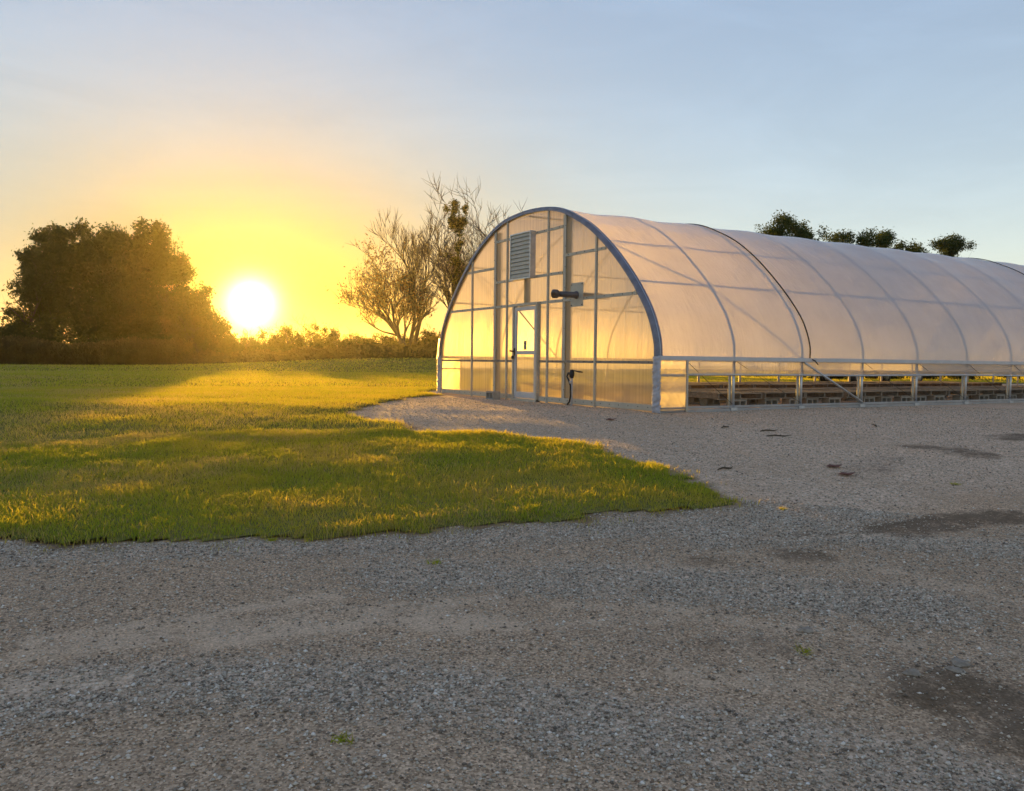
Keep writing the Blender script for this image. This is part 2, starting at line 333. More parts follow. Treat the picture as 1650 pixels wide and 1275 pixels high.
# grass blades
def scatter_wedge(n, r0, r1, half=40):
    r = np.sqrt(rng.uniform(r0*r0, r1*r1, n)); a = YAW + np.radians(rng.uniform(-half, half, n)); return CX+r*np.cos(a), CYv+r*np.sin(a), r
def blades(n, r0, r1, hmin, hmax, wd, seg2, half=41):
    x, y, r = scatter_wedge(n, r0, r1, half)
    s = np.concatenate([lawn_sd(x[i:i+100000], y[i:i+100000]) for i in range(0, n, 100000)])
    keepm = (s > -.22) & ~((x > -.3) & (x < 29.8) & (y > -.5) & (y < 9.6))
    keepm &= rng.uniform(0, 1, n) < np.where(s < 0, .10*np.clip(1+s/.22, 0, 1), np.clip(.15+s/.16, 0, 1))
    x, y, s = x[keepm], y[keepm], s[keepm]; k = len(x)
    clump = vnoise(x, y, 2.2, 31)*.6+vnoise(x, y, 6.5, 32)*.4
    h = rng.uniform(hmin, hmax, k)*(.55+.9*clump); h *= np.where((s < .3) & (clump > .58), 1.35, 1.0)*np.where(rng.uniform(0, 1, k) < .02, 1.5, 1)
    patch = sst(.40, .70, vnoise(x, y, .7, 33)*.6+vnoise(x, y, 2.4, 34)*.4)*sst(-4.5, -8.0, x)
    dry = np.clip((rng.uniform(0, 1, k) < (.10+.65*patch+.45*sst(.16, -.05, s))).astype(float)*rng.uniform(.5, 1, k), 0, 1)
    a = rng.uniform(0, 2*np.pi, k); lean = rng.uniform(.15, .95, k)*h; la = rng.uniform(0, 2*np.pi, k)
    z = terr(x, y)+.004+.03*sst(-.02, .35, s)-.006
    wv = wd*rng.uniform(.6, 1.3, k); cx, cyy = np.cos(a)*wv, np.sin(a)*wv; lx, ly = np.cos(la)*lean, np.sin(la)*lean
    b0 = np.stack([x-cx, y-cyy, z], 1); b1 = np.stack([x+cx, y+cyy, z], 1); tip = np.stack([x+lx, y+ly, z+h*.92], 1)
    if not seg2:
        V = np.stack([b0, b1, tip], 1).reshape(-1, 3); I = np.arange(len(V)); DRY.append(np.repeat(dry, 3)); return V, np.full(k, 3), I
    m0 = np.stack([x-cx*.75+lx*.3, y-cyy*.75+ly*.3, z+h*.58], 1); m1 = np.stack([x+cx*.75+lx*.3, y+cyy*.75+ly*.3, z+h*.58], 1)
    V = np.stack([b0, b1, m1, m0, tip], 1).reshape(-1, 3); base = np.arange(k)*5
    I = np.stack([base, base+1, base+2, base+3, base+3, base+2, base+4], 1).ravel()
    DRY.append(np.repeat(dry, 5)); return V, np.tile([4, 3], k), I
DRY = []
def joinraw(parts):
    V, S, I, off = [], [], [], 0
    for v, s, i in parts: V.append(v); S.append(s); I.append(i+off); off += len(v)
    return np.concatenate(V), np.concatenate(S), np.concatenate(I)
g = joinraw([blades(360000, 4.2, 12, .028, .065, .003, True), blades(330000, 12, 26, .032, .07, .0052, False), blades(170000, 26, 55, .05, .10, .012, False),
             blades(110000, 55, 105, .06, .13, .028, False)])
grass = raw_mesh('grass_blades', *g, M['blade'], attrs={'dry': np.concatenate(DRY)})
tag(grass, 'short mown grass blades covering the lawn, greener at the gravel edge', 'grass', kind='stuff')
print('grass tris', len(g[1]))

# loose stones on the yard
def stones(n, r0, r1, smin, smax):
    x, y, r = scatter_wedge(n, r0, r1, 40)
    s = lawn_sd(x, y); ix = np.clip(np.searchsorted(gx, x), 0, nx-1); iy = np.clip(np.searchsorted(gy, y), 0, ny-1)
    cg = coarse.reshape(nx, ny)[ix, iy]; dm = np.maximum(damp, np.clip(1.0*sand, 0, 1)).reshape(nx, ny)[ix, iy]
    k = (s < -.02) & (rng.uniform(0, 1, n) < (.22+.95*cg)*(1-.8*dm)) & ~((x > -.05) & (y > -.05))
    x, y = x[k], y[k]; n = len(x); sz = smin*(smax/smin)**(rng.uniform(0, 1, n)**2.2)
    o = np.array([(1,0,0),(0,1,0),(-1,0,0),(0,-1,0),(0,0,1),(0,0,-.6)], float)
    V = o[None]*rng.uniform(.65, 1.25, (n, 6, 1)); V[:, :, 2] *= .7
    V += rng.uniform(-.18, .18, (n, 6, 3)); a = rng.uniform(0, 6.3, n); c_, s_ = np.cos(a), np.sin(a)
    X = V[:,:,0]*c_[:,None]-V[:,:,1]*s_[:,None]; Y = V[:,:,0]*s_[:,None]+V[:,:,1]*c_[:,None]
    V = np.stack([X, Y, V[:,:,2]], 2)*sz[:,None,None]; V += np.stack([x, y, terr(x, y)+sz*.25], 1)[:,None,:]
    T = np.array([(0,1,4),(1,2,4),(2,3,4),(3,0,4),(1,0,5),(2,1,5),(3,2,5),(0,3,5)]); I = (np.arange(n)*6)[:,None,None]+T[None]
    return V.reshape(-1, 3), np.full(n*8, 3), I.ravel()
mt, t, o = new_mat('loose_stone'); p = N(t, 'ShaderNodeBsdfPrincipled'); P = pos(t)
ri = N(t, 'ShaderNodeNewGeometry').outputs['Random Per Island']
t.links.new(ramp(t, ri, [(0, (.14,.113,.085)), (.3, (.38,.315,.235)), (.7, (.56,.48,.375)), (.93, (.70,.62,.51)), (1, (.86,.80,.71))]), p.inputs['Base Color'])
p.inputs['Roughness'].default_value = .9; t.links.new(p.outputs[0], o.inputs[0]); M['stone'] = mt
ls = raw_mesh('loose_gravel', *joinraw([stones(330000, 2.4, 8, .0035, .013), stones(90000, 8, 20, .006, .014)]), M['stone'])
tag(ls, 'loose pale grey gravel stones strewn over the yard', 'gravel', kind='stuff')

# ------------------------------------------------------------------ greenhouse materials
def schlick(t, f0=.04):        # same from both sides of a thin sheet
    lw = N(t, 'ShaderNodeLayerWeight'); lw.inputs['Blend'].default_value = .5
    return mth(t, 'ADD', mth(t, 'MULTIPLY', mth(t, 'POWER', lw.outputs['Facing'], 5.0), 1-f0), f0)
def film_mat(name, transp=.08, dif=.35, col=(.86,.86,.87), gl=.25, streak=None, bstr=.15, fwd=0.0, rr=(1.35, .68)):
    mt, t, o = new_mat(name); P = pos(t)
    n1 = noise(t, 1.3, 5, .6, P); c = ramp(t, n1, [(.3, tuple(x*.88 for x in col)), (.7, col)])
    if streak:
        v = scaled(t, P, streak); c = mixc(t, ramp(t, noise(t, 1, 3, .6, v), [(.35, (0,0,0)), (.75, (.55,.55,.55))]), c, tuple(x*.72 for x in col))
    tr = N(t, 'ShaderNodeBsdfTranslucent'); t.links.new(c, tr.inputs[0])
    df = N(t, 'ShaderNodeBsdfDiffuse'); t.links.new(c, df.inputs[0])
    tp = N(t, 'ShaderNodeBsdfTransparent'); tp.inputs[0].default_value = (.95,.95,.95,1)
    b = bump(t, mth(t, 'ADD', noise(t, 3, 4, .6, scaled(t, P, (1, .5, .5))), mth(t, 'ADD', mth(t, 'MULTIPLY', noise(t, 22, 2, .5, P), .10), mth(t, 'MULTIPLY', noise(t, 1.0, 3, .6, scaled(t, P, (9, .8, .8)), .8), .35))), bstr, .05)
    for s in (tr, df): t.links.new(b, s.inputs['Normal'])
    g_ = N(t, 'ShaderNodeBsdfGlossy'); g_.inputs['Roughness'].default_value = .28; t.links.new(b, g_.inputs['Normal'])
    fr = schlick(t)
    s = mixs(t, dif, tr.outputs[0], df.outputs[0])
    if fwd:
        rf = N(t, 'ShaderNodeBsdfRefraction'); rf.inputs['Color'].default_value = (.95,.91,.84,1); rf.inputs['IOR'].default_value = rr[0]; rf.inputs['Roughness'].default_value = rr[1]
        t.links.new(b, rf.inputs['Normal']); s = mixs(t, fwd, s, rf.outputs[0])
    tf = transp
    if streak:
        tf = mth(t, 'MULTIPLY', ramp(t, noise(t, 1, 2, .5, scaled(t, P, streak)), [(.3, (.6,.6,.6)), (.7, (1.25,1.25,1.25))]), transp)
    s = mixs(t, tf, s, tp.outputs[0])
    s = mixs(t, mth(t, 'MULTIPLY', fr, gl*3), s, g_.outputs[0])
    t.links.new(s, o.inputs[0]); return mt
M['film'] = film_mat('poly_film', .055, .50, (.91,.90,.92), fwd=.14, bstr=.6)
M['curtain'] = film_mat('curtain_film', .34, .10, fwd=.25)
M['poly'] = film_mat('polycarbonate', .24, .05, (.94,.84,.55), .18, streak=(1, 16, .25), bstr=.03, fwd=.42, rr=(1.12, .42))
mt, t, o = new_mat('door_glass'); tp = N(t, 'ShaderNodeBsdfTransparent'); tp.inputs[0].default_value = (.93,.93,.9,1); g_ = N(t, 'ShaderNodeBsdfGlossy'); g_.inputs['Roughness'].default_value = .06
t.links.new(mixs(t, schlick(t), tp.outputs[0], g_.outputs[0]), o.inputs[0]); M['glass'] = mt
M['galv'] = principled('galvanised_steel', (.52,.54,.56), .42, .75, .18, 9)
M['alu'] = principled('aluminium_batten', (.46,.43,.35), .5, .08, .12, 8)
M['white'] = principled('white_channel', (.52,.52,.53), .45, .15, .10, 4)
M['steelgrey'] = principled('end_bow_wrap', (.20,.20,.24), .5, .2, .35, 5, .5, 14)
M['wrap'] = principled('gathered_film', (.42,.42,.46), .4, .0, .3, 6, .4, 25)
M['darkgirt'] = principled('tarnished_girt', (.22,.20,.17), .6, .1, .3, 8)
M['pebble'] = principled('dark_pebble', (.30,.25,.19), .9, 0, .4, 30, .5, 60)
M['darkpipe'] = principled('dark_pipe', (.10,.085,.085), .35, .1, .2, 8)
M['black'] = principled('black_rubber', (.018,.017,.016), .6, 0, .3, 20)
M['post_wood'] = principled('timber_post', (.42,.38,.31), .8, 0, .2, 5, .4, 30, stretch=(4, 4, .5))
M['board'] = principled('weathered_board', (.25,.215,.17), .88, 0, .4, 3.5, .6, 24, stretch=(1, 5, 5))
M['concrete'] = principled('concrete_block', (.34,.32,.28), .95, 0, .25, 7, .6, 60)
M['rail'] = principled('base_rail', (.38,.37,.36), .5, .35, .22, 3, .25, 18)

# ------------------------------------------------------------------ greenhouse
W_, LEN, S, HIP = 8.842, 29.28, 1.83, .97
PR = [(0,0),(.03,.3),(.2,.74),(.5,1.17),(.85,1.56),(1.3,1.98),(1.75,2.33),(2.15,2.59),(2.55,2.79),(3.06,3.0),(3.64,3.12),(4.421,3.165)]
PR = PR + [(W_-y, z) for y, z in PR[-2::-1]]
def catmull(P, n):
    P = [Vector((a, b)) for a, b in P]; P = [2*P[0]-P[1]] + P + [2*P[-1]-P[-2]]; o = []
    for i in range(1, len(P)-2):
        for k in range(n):
            t = k/n; a, b, c, d = P[i-1:i+3]
            o.append(.5*((2*b)+(c-a)*t+(2*a-5*b+4*c-d)*t*t+(3*b-3*c+d-a)*t**3))
    o.append(P[-2]); return o
prof = catmull(PR, 4)
def offset(pr, d):
    o = []
    for i, p in enumerate(pr):
        a = pr[max(i-1, 0)]; b = pr[min(i+1, len(pr)-1)]; tn = (b-a).normalized(); o.append(p + Vector((-tn.y, tn.x))*d)
    return o
def arch_z(y):
    ys = [p.x for p in prof]; return float(np.interp(y, ys, [p.y for p in prof])) + HIP
GH = empty('greenhouse'); tag(GH, 'long hoop greenhouse with translucent plastic roof and glowing end wall', 'greenhouse')
po = offset(prof, .036)
# roof film, drawn tight over the bows
mb = MB(); per = 6; nX = int(LEN/S+.5)*per; vs_ = []
for i in range(nX+1):
    X = LEN*i/nX; ph = (i % per)/per; sag = .034*math.sin(math.pi*ph)**2
    pq = offset(prof, .036-sag)
    for j, p in enumerate(pq):
        wv = .006*math.sin(j*.9+X*1.7)*math.sin(X*2.3) if 3 < j < len(pq)-4 else 0
        vs_.append((X, p.x, HIP+p.y+wv))
k = len(po); hk = k//2
for half in (0, 1):        # two sheets of film meeting on the ridge
    j0, j1 = (0, hk) if not half else (hk, k-1); w2 = j1-j0+1
    MB().add([vs_[i*k+j] for i in range(nX+1) for j in range(j0, j1+1)],
             [(i*w2+j, (i+1)*w2+j, (i+1)*w2+j+1, i*w2+j+1) if not half else (i*w2+j, i*w2+j+1, (i+1)*w2+j+1, (i+1)*w2+j) for i in range(nX) for j in range(w2-1)]).build('roof_film', M['film'], GH, True)
nb = int(LEN/S+.5)
bow0 = None
for b in range(nb+1):
    if bow0 is None:
        bow0 = MB().tube([(0, p.x, HIP+p.y) for p in prof], .03, 8).build('bow', M['galv'], GH, True)
        ob = bow0
    else:
        ob = bow0.copy(); COL.objects.link(ob)
    ob.location.x = b*S if 0 < b < nb else (.05 if b == 0 else LEN-.05)
# end bow with the film wrapped round it
for X0, X1 in ((-.055, .075), (LEN-.075, LEN+.055)):
    mb = MB(); a = offset(prof, .052); c = offset(prof, -.03); n = len(a)
    mb.add([(X0, p.x, HIP+p.y) for p in a]+[(X1, p.x, HIP+p.y) for p in a]+[(X0, p.x, HIP+p.y) for p in c],
           [(j, n+j, n+j+1, j+1) for j in range(n-1)]+[(j, j+1, 2*n+j+1, 2*n+j) for j in range(n-1)])
    e = mb.build('end_bow', M['steelgrey'], GH, True)
    # film edge channel line
    MB().tube([(X0+.075 if X0 < 1 else X0+.05, p.x, HIP+p.y) for p in offset(prof, .054)], .007, 5).build('lock_channel', M['galv'], e, True)
for (y, z) in ((.79, 1.39), (1.71, 2.215)):
    for yy in (y, W_-y): MB().tube([(0.02, yy, HIP+z), (LEN, yy, HIP+z)], .022, 6).build('purlin', M['galv'], GH, True)
MB().tube([(.02, W_/2, HIP+3.09), (LEN, W_/2, HIP+3.09)], .022, 6).build('ridge_pipe', M['galv'], GH, True)
for sgn in (0, 1):
    f = (lambda y: y) if not sgn else (lambda y: W_-y)
    MB().tube([(.05, f(1.69), HIP+2.18), (S, f(.80), HIP+1.36), (2*S, f(.06), HIP+.02)], .02, 6).build('wind_brace', M['galv'], GH, True)
for b in range(2, nb, 2):
    MB().tube([(b*S, .75, HIP+1.30), (b*S, W_-.75, HIP+1.30)], .016, 6).build('collar_tie', M['galv'], GH, True)
# sides
def side(yf, sg):
    f = lambda a: yf + sg*a      # a > 0 points outwards
    def bx(name, x0, x1, a0, a1, z0, z1, mat, par=GH, bev=.004):
        lo, hi = sorted((f(a0), f(a1))); return MB().box((x0, lo, z0), (x1, hi, z1)).build(name, mat, par, bevel=bev)
    bx('hip_board', -.03, LEN+.03, .034, .075, HIP-.045, HIP+.03, M['white'])
    bx('base_rail', .02, LEN, -.03, .025, .052, .095, M['rail']); bx('base_rail', .02, LEN, -.025, .045, -.04, .045, M['rail'])
    for b in range(1, nb+1):
        p = MB().tube([(b*S, yf, -.1), (b*S, yf, HIP)], .03, 8).build('side_post', M['galv'], GH, True)
        MB().tube([(b*S-.065, f(-.03), -.1), (b*S-.065, f(-.03), .66)], .024, 8).build('ground_stake', M['alu'], p, True)
        MB().box((b*S-.10, min(f(.02), f(.062)), .0), (b*S+.06, max(f(.02), f(.062)), .055)).build('bracket', M['galv'], p)
        x0 = .64 if b == 1 else (b-1)*S+.04
        MB().tube([(x0, f(.05), HIP-.06), (x0+(b*S-x0)*.5, f(.02), .5), (b*S-.05, f(.05), .12)], .0045, 5).build('rope', M['black'], GH)
    MB().tube([(2*S+.03, f(.055), HIP-.06), (3*S-.02, f(.055), .10)], .022, 8).build('side_brace', M['galv'], GH, True)
    # roll-up curtain let down a little
    mb = MB(); n = 160; rows = 5; V = []
    for i in range(n+1):
        X = .62+(LEN-.64)*i/n
        for j in range(rows):
            q = j/(rows-1); V.append((X, f(.028+.012*q*math.sin(X*2.1+j)+.02*q), HIP-.02-q*.29+.006*q*math.sin(X*.9)))
    mb.add(V, [(i*rows+j, (i+1)*rows+j, (i+1)*rows+j+1, i*rows+j+1) for i in range(n) for j in range(rows-1)])
    c = mb.build('side_curtain', M['curtain'], GH, True)
    MB().tube([(X, f(.048), .665+.006*math.sin(X*.9)) for X in np.linspace(.62, LEN-.02, 50)], .019, 8).build('roll_tube', M['galv'], c, True)
    # corner panel of wrinkled film
    mb = MB(); nu, nv = 34, 44; V = []
    for i in range(nu+1):
        for j in range(nv+1):
            u, v = i/nu, j/nv; edge = math.exp(-u*9)
            nz = lambda q, r_, k_: float(vnoise(np.array([q]), np.array([r_]), 1.0, k_)[0])-.5
            wv = .030*edge*nz(24*v-7*u, 3*u, 42) + .016*nz(7*(v-.9*u), 2.2*(u+v), 43) + .010*nz(15*(v+.7*u), 4*u, 44)
            V.append((-.085+.71*u, f(.06+wv+.015*math.sin(math.pi*v)), .0+(HIP-.03)*v))
    mb.add(V, [(i*(nv+1)+j, (i+1)*(nv+1)+j, (i+1)*(nv+1)+j+1, i*(nv+1)+j+1) for i in range(nu) for j in range(nv)])
    cp = mb.build('corner_panel', M['curtain'], GH, True)
    mb = MB(); V = []                                   # gathered film wrapped round the corner post
    for j in range(61):
        v = j/60
        for a in range(11):
            th = math.pi*(-.25+1.25*a/10); r = .075+.014*(float(vnoise(np.array([j*.33+a*.30]), np.array([a*.25+yf]), 1.9, 41)[0])-.5)*2+.007*math.sin(j*1.9+2*math.sin(j*.37)+a*1.1)
            V.append((-.03-r*math.sin(th)*.9, f(.02+r*math.cos(th)), .0+.99*v))
    mb.add(V, [(j*11+a, j*11+a+1, (j+1)*11+a+1, (j+1)*11+a) for j in range(60) for a in range(10)])
    mb.build('film_wrap', M['wrap'], cp, True)
    bx('edge_channel', .605, .645, .055, .095, .0, HIP-.05, M['alu'], cp)
    bx('rib_pipe', .0, .6, .0, .03, .64, .68, M['galv'], cp)
    bx('corner_post', -.03, .03, -.03, .03, -.1, HIP, M['galv'])
side(0, -1); side(W_, 1)
# loose flap of film beyond the far eave
mb = MB(); V = []
for i in range(5):
    for j in range(9):
        v = j/8; V.append((-.06+.05*i, W_+.05+.11*(1-v)**1.5+.012*math.sin(3*i+5*v), HIP-.06+.55*v))
mb.add(V, [(i*9+j, (i+1)*9+j, (i+1)*9+j+1, i*9+j+1) for i in range(4) for j in range(8)]); mb.build('film_flap', M['curtain'], GH, True)
for X in (3.85, 15.0):
    s = MB().tube([(X+.02*math.sin(j*.3), p.x, HIP+p.y) for j, p in enumerate(offset(prof, .046))] , .013, 6).build('tie_down_strap', M['black'], GH, True)
    MB().tube([(X, -.05, HIP+.02), (X+.09, -.10, HIP-.02), (X+.19, -.09, HIP-.10)], .011, 6).build('strap_tail', M['black'], s, True)

# end wall
posts = sorted([W_/2+s*d for d in (.867, 1.465, 2.595) for s in (-1, 1)])
edges = [.04]+posts+[W_-.04]
DY0, DY1, DZ = 3.93, 4.93, 2.10
girtz = {'low': HIP-.09, 'mid': HIP+1.165, 'up': HIP+2.08, 'a': HIP+1.74, 'b': HIP+2.68}
def end_wall(X, sg):
    def panel(y0, y1, zb, zt=None):
        n = max(2, int((y1-y0)/.12)); ys = np.linspace(y0, y1, n+1); mb = MB(); V = []
        top = [min(arch_z(y)-.01, zt) if zt else arch_z(y)-.01 for y in ys]
        for dx in (0, .012): V += [(X+sg*dx, y, zb) for y in ys] + [(X+sg*dx, y, t_) for y, t_ in zip(ys, top)]
        m_ = n+1
        fs = [(j, m_+j, m_+j+1, j+1) if sg < 0 else (j, j+1, m_+j+1, m_+j) for j in range(n)]
        mb.add(V[:2*m_], fs); mb.build('wall_panel', M['poly'], GH)
    for a, b in zip(edges[:-1], edges[1:]):
        if X < 1 and a < DY0 < b:
            panel(a+.004, DY0-.02, .03); panel(DY1+.02, b-.004, .03); panel(DY0-.016, DY1+.016, DZ+.04)
        else: panel(a+.004, b-.004, .03)
    def batten(name, lo, hi, screws=None, mat=None):
        o_ = MB().box(lo, hi).build(name, mat or M['alu'], GH, bevel=.003)
        if screws:
            mb = MB(); Xs = lo[0]-.004
            for (y, z) in screws: mb.tube([(Xs, y, z), (Xs+.006, y, z)], .011, 6)
            sco = mb.build('screw', M['black'], o_); sco['kind'] = 'stuff'
        return o_
    xo = (X-.034, X-.004) if X < 1 else (X+.004, X+.034)
    for d in (.867, 2.595):
        for s in (-1, 1):
            y = W_/2+s*d; batten('wall_batten', (xo[0]-.012, y-.024, -.03), (xo[1]+.001, y+.024, arch_z(y)-.03))
    if X > 1: return
    for s in (-1, 1):
        y = W_/2+s*1.465
        MB().box((.016, y-.07, -.1), (.15, y+.07, arch_z(y)-.05)).build('timber_post', M['post_wood'], GH, bevel=.004)
        batten('wall_batten', (X-.020, y-.05, .03), (X-.003, y+.05, arch_z(y)-.04), [(y+.035*s, z) for z in np.arange(.3, arch_z(y)-.2, .42)])
    MB().box((.016, W_/2+.05, DZ+.06), (.12, W_/2+.18, HIP+1.72)).build('timber_post', M['post_wood'], GH)
    def girt(z, y0, y1, hgt=.06, mat=None):
        ys = np.arange(y0+.12, y1, .285)
        batten('girt', (X-.029, y0, z-hgt/2), (X-.0035, y1, z+hgt/2), [(y, z+.006) for y in ys], mat)
    def yspan(z):   # where the arch meets height z
        ys = np.linspace(0, W_, 900); ok = [y for y in ys if arch_z(y) > z+.06]; return ok[0], ok[-1]
    z = girtz['mid']; a, b = yspan(z); girt(z, a+.03, b-.03)
    z = girtz['up']; a, b = yspan(z); girt(z, a+.03, 2.90); girt(z, 5.95, b-.03)
    girt(girtz['a'], 3.02, 5.81); girt(girtz['b'], 3.02, 5.81)
    girt(girtz['low'], .08, DY0-.05, .05, M['darkgirt']); girt(girtz['low'], DY1+.05, W_-.08, .05, M['darkgirt'])
    girt(.075, .08, DY0-.05, .11); girt(.075, DY1+.05, W_-.08, .11)
end_wall(0, -1); end_wall(LEN, 1)
# door
dr = empty('door', (0, 0, 0)); dr.parent = GH; dr['label'] = 'aluminium framed door with clear upper pane'
def part(name, lo, hi, mat, par, bev=.004): return MB().box(lo, hi).build(name, mat, par, bevel=bev)
fr_ = MB()
for lo, hi in (((-.075, DY0-.03, .0), (.03, DY0+.03, DZ)), ((-.075, DY1-.03, .0), (.03, DY1+.03, DZ)), ((-.078, DY0-.03, DZ), (.03, DY1+.03, DZ+.06))): fr_.box(lo, hi)
fr_.build('door_frame', M['alu'], dr, bevel=.004)
fr_ = MB()
for lo, hi in (((-.055, DY0+.04, .06), (-.015, DY0+.12, DZ-.015)), ((-.055, DY1-.12, .06), (-.015, DY1-.04, DZ-.015)), ((-.054, DY0+.12, DZ-.10), (-.016, DY1-.12, DZ-.016)),
               ((-.054, DY0+.12, .061), (-.016, DY1-.12, .20)), ((-.054, DY0+.12, 1.03), (-.016, DY1-.12, 1.11))): fr_.box(lo, hi)
fr_.build('door_leaf', M['white'], dr, bevel=.004)
part('threshold', (-.10, DY0-.03, -.02), (.03, DY1+.03, .05), M['alu'], dr)
def sheet(name, y0, y1, z0, z1, mat): return MB().add([(-.036, y0, z0), (-.036, y1, z0), (-.036, y1, z1), (-.036, y0, z1)], [(0, 3, 2, 1)]).build(name, mat, dr)
sheet('pane', DY0+.12, DY1-.12, 1.11, DZ-.10, M['glass'])
sheet('kick_panel', DY0+.12, DY1-.12, .20, 1.03, M['poly'])
hd = MB().tube([(-.055, DY1-.06, 1.10), (-.12, DY1-.05, 1.10), (-.125, DY1+.03, 1.11)], .018, 8); hd.box((-.075, DY1-.085, 1.0), (-.055, DY1-.045, 1.17)); hd.box((-.11, DY1-.06, .93), (-.075, DY1+.0, 1.0))
hd.build('door_handle', M['black'], dr)
mt, t, o = new_mat('notice_print'); p = N(t, 'ShaderNodeBsdfPrincipled'); P = N(t, 'ShaderNodeTexCoord').outputs['Object']
n_ = noise(t, 30, 2, .5, scaled(t, P, (1, 1, 2.2))); t.links.new(ramp(t, n_, [(.45, (.03,.03,.03)), (.56, (.45,.43,.38))]), p.inputs['Base Color']); p.inputs['Roughness'].default_value = .6; t.links.new(p.outputs[0], o.inputs[0]); M['notice'] = mt
part('notice', (-.041, 4.38, 1.13), (-.0385, 4.50, 1.33), M['notice'], dr, 0)
# louver
lv = empty('louver'); lv.parent = GH; lv['label'] = 'square metal wall louver with closed slats'
LY0, LY1, LZ0, LZ1 = 4.06, 4.94, HIP+1.74, HIP+2.70
mb = MB()
for lo, hi in (((-.17, LY0, LZ0), (-.03, LY0+.03, LZ1)), ((-.17, LY1-.03, LZ0), (-.03, LY1, LZ1)), ((-.172, LY0, LZ1), (-.03, LY1, LZ1+.03)), ((-.172, LY0, LZ0-.03), (-.03, LY1, LZ0))): mb.box(lo, hi)
mb.build('louver_frame', M['galv'], lv)
part('backing', (-.06, LY0+.03, LZ0), (-.035, LY1-.03, LZ1), M['galv'], lv, 0)
ns = 11; hh = (LZ1-LZ0)/ns
for i in range(ns):
    z = LZ0+i*hh; MB().add([(-.165, LY0+.032, z+.012), (-.165, LY1-.032, z+.012), (-.145, LY1-.032, z+hh+.004), (-.145, LY0+.032, z+hh+.004),
                            (-.158, LY0+.032, z+.012), (-.158, LY1-.032, z+.012), (-.138, LY1-.032, z+hh+.004), (-.138, LY0+.032, z+hh+.004)],
                           [(0,3,2,1),(4,5,6,7),(0,1,5,4),(3,7,6,2)]).build('slat', M['alu'], lv)
# exhaust pipe through a square plate
vp = MB().tube([(-.50, 2.46, HIP+1.243), (.75, 2.46, HIP+1.243)], .058, 16).build('vent_pipe', M['darkpipe'], GH, True); vp['label'] = 'dark pipe poking out through a square wall plate'
MB().tube([(-.60, 2.46, HIP+1.243), (-.60, 2.46, HIP+1.243+1e-4), (-.52, 2.46, HIP+1.243), (-.48, 2.46, HIP+1.243)], [.05, .088, .088, .06], 16).build('pipe_cap', M['darkpipe'], vp, True)
MB().tube([(-.07, 2.46, HIP+1.243), (-.035, 2.46, HIP+1.243)], .078, 16).build('pipe_collar', M['darkpipe'], vp, True)
pl = MB().box((-.042, 2.24, HIP+1.01), (-.0345, 2.675, HIP+1.49)).build('wall_plate', M['alu'], vp)
mb = MB()
for y in (2.275, 2.64):
    for z in (1.045, 1.455): mb.tube([(-.050, y, HIP+z), (-.042, y, HIP+z)], .014, 6)
sb = mb.build('bolt', M['black'], vp); sb['kind'] = 'stuff'

# ------------------------------------------------------------------ yard hydrant, block by the door
hy = empty('yard_hydrant', (-.16, 2.42, 0)); tag(hy, 'black handled yard hydrant with hanging hose in front of the end wall', 'hydrant')
MB().tube([(0, 0, -.1), (0, 0, .60)], .021, 8).build('standpipe', M['white'], hy, True)
mb = MB().tube([(0, 0, .55), (0, 0, .58), (0, 0, .66), (0, 0, .72)], [.03, .05, .055, .03], 10); mb.tube([(0, .03, .645), (0, .13, .64)], [.03, .026], 8); mb.build('hydrant_head', M['black'], hy, True)
MB().tube([(0, 0, .70), (0, -.14, .695), (-.01, -.28, .68), (-.01, -.38, .675)], [.015, .013, .018, .012], 6).build('lever', M['black'], hy, True)
MB().tube([(-.01, .12, .63), (-.03, .13, .58), (-.035, .05, .50), (-.03, .0, .40), (-.03, -.005, .2), (-.04, .02, .08), (-.06, .06, .02)], .018, 8).build('hose', M['black'], hy, True)
MB().tube([(-.03, -.002, .44), (-.03, .0, .50)], .024, 8).build('hose_clamp', M['white'], hy, True)

def block_mesh(l=.40, d=.19, h=.19):
    """concrete block with two through holes along d"""
    mb = MB(); t_ = .035; xs = [-l/2, -l/2+t_, -t_/2, t_/2, l/2-t_, l/2]
    mb.box((xs[0], -d/2, 0), (xs[5], d/2, t_)); mb.box((xs[0], -d/2, h-t_), (xs[5], d/2, h))
    for a, b in ((0, 1), (2, 3), (4, 5)): mb.box((xs[a]+.0005, -d/2+.001, t_), (xs[b]-.0005, d/2-.001, h-t_))
    return mb
cb = block_mesh().build('concrete_block', M['concrete'], None, bevel=.006); cb.location = (-.33, 5.36, -.01); cb.rotation_euler.z = math.radians(84)
tag(cb, 'grey hollow concrete block lying on gravel left of the greenhouse door', 'block')

# ------------------------------------------------------------------ pallet benches on blocks
def board_mesh(lx, ly, lz):
    me = bpy.data.meshes.new('board'); mb = MB().box((-lx/2, -ly/2, 0), (lx/2, ly/2, lz)); me.from_pydata(mb.v, [], mb.f); me.materials.append(M['board']); return me
top_m, str_m, bot_m = board_mesh(1.20, .095, .018), board_mesh(.038, 1.0, .09), board_mesh(1.20, .09, .016)
def pallet():
    r = empty('wooden_pallet')
    def add(nm, me, loc, rz=0):
        o_ = bpy.data.objects.new(nm, me); COL.objects.link(o_); o_.parent = r; o_.location = loc; o_.rotation_euler = (random.uniform(-.006, .006), random.uniform(-.006, .006), rz+random.uniform(-.008, .008))
    for x in (-.575, 0, .575): add('stringer', str_m, (x, 0, .0165))
    for y in np.linspace(-.45, .45, 7): add('deck_board', top_m, (random.uniform(-.012, .012), y, .107+random.uniform(0, .004)))
    for y in (-.44, 0, .44): add('bottom_board', bot_m, (random.uniform(-.01, .01), y, 0))
    return r
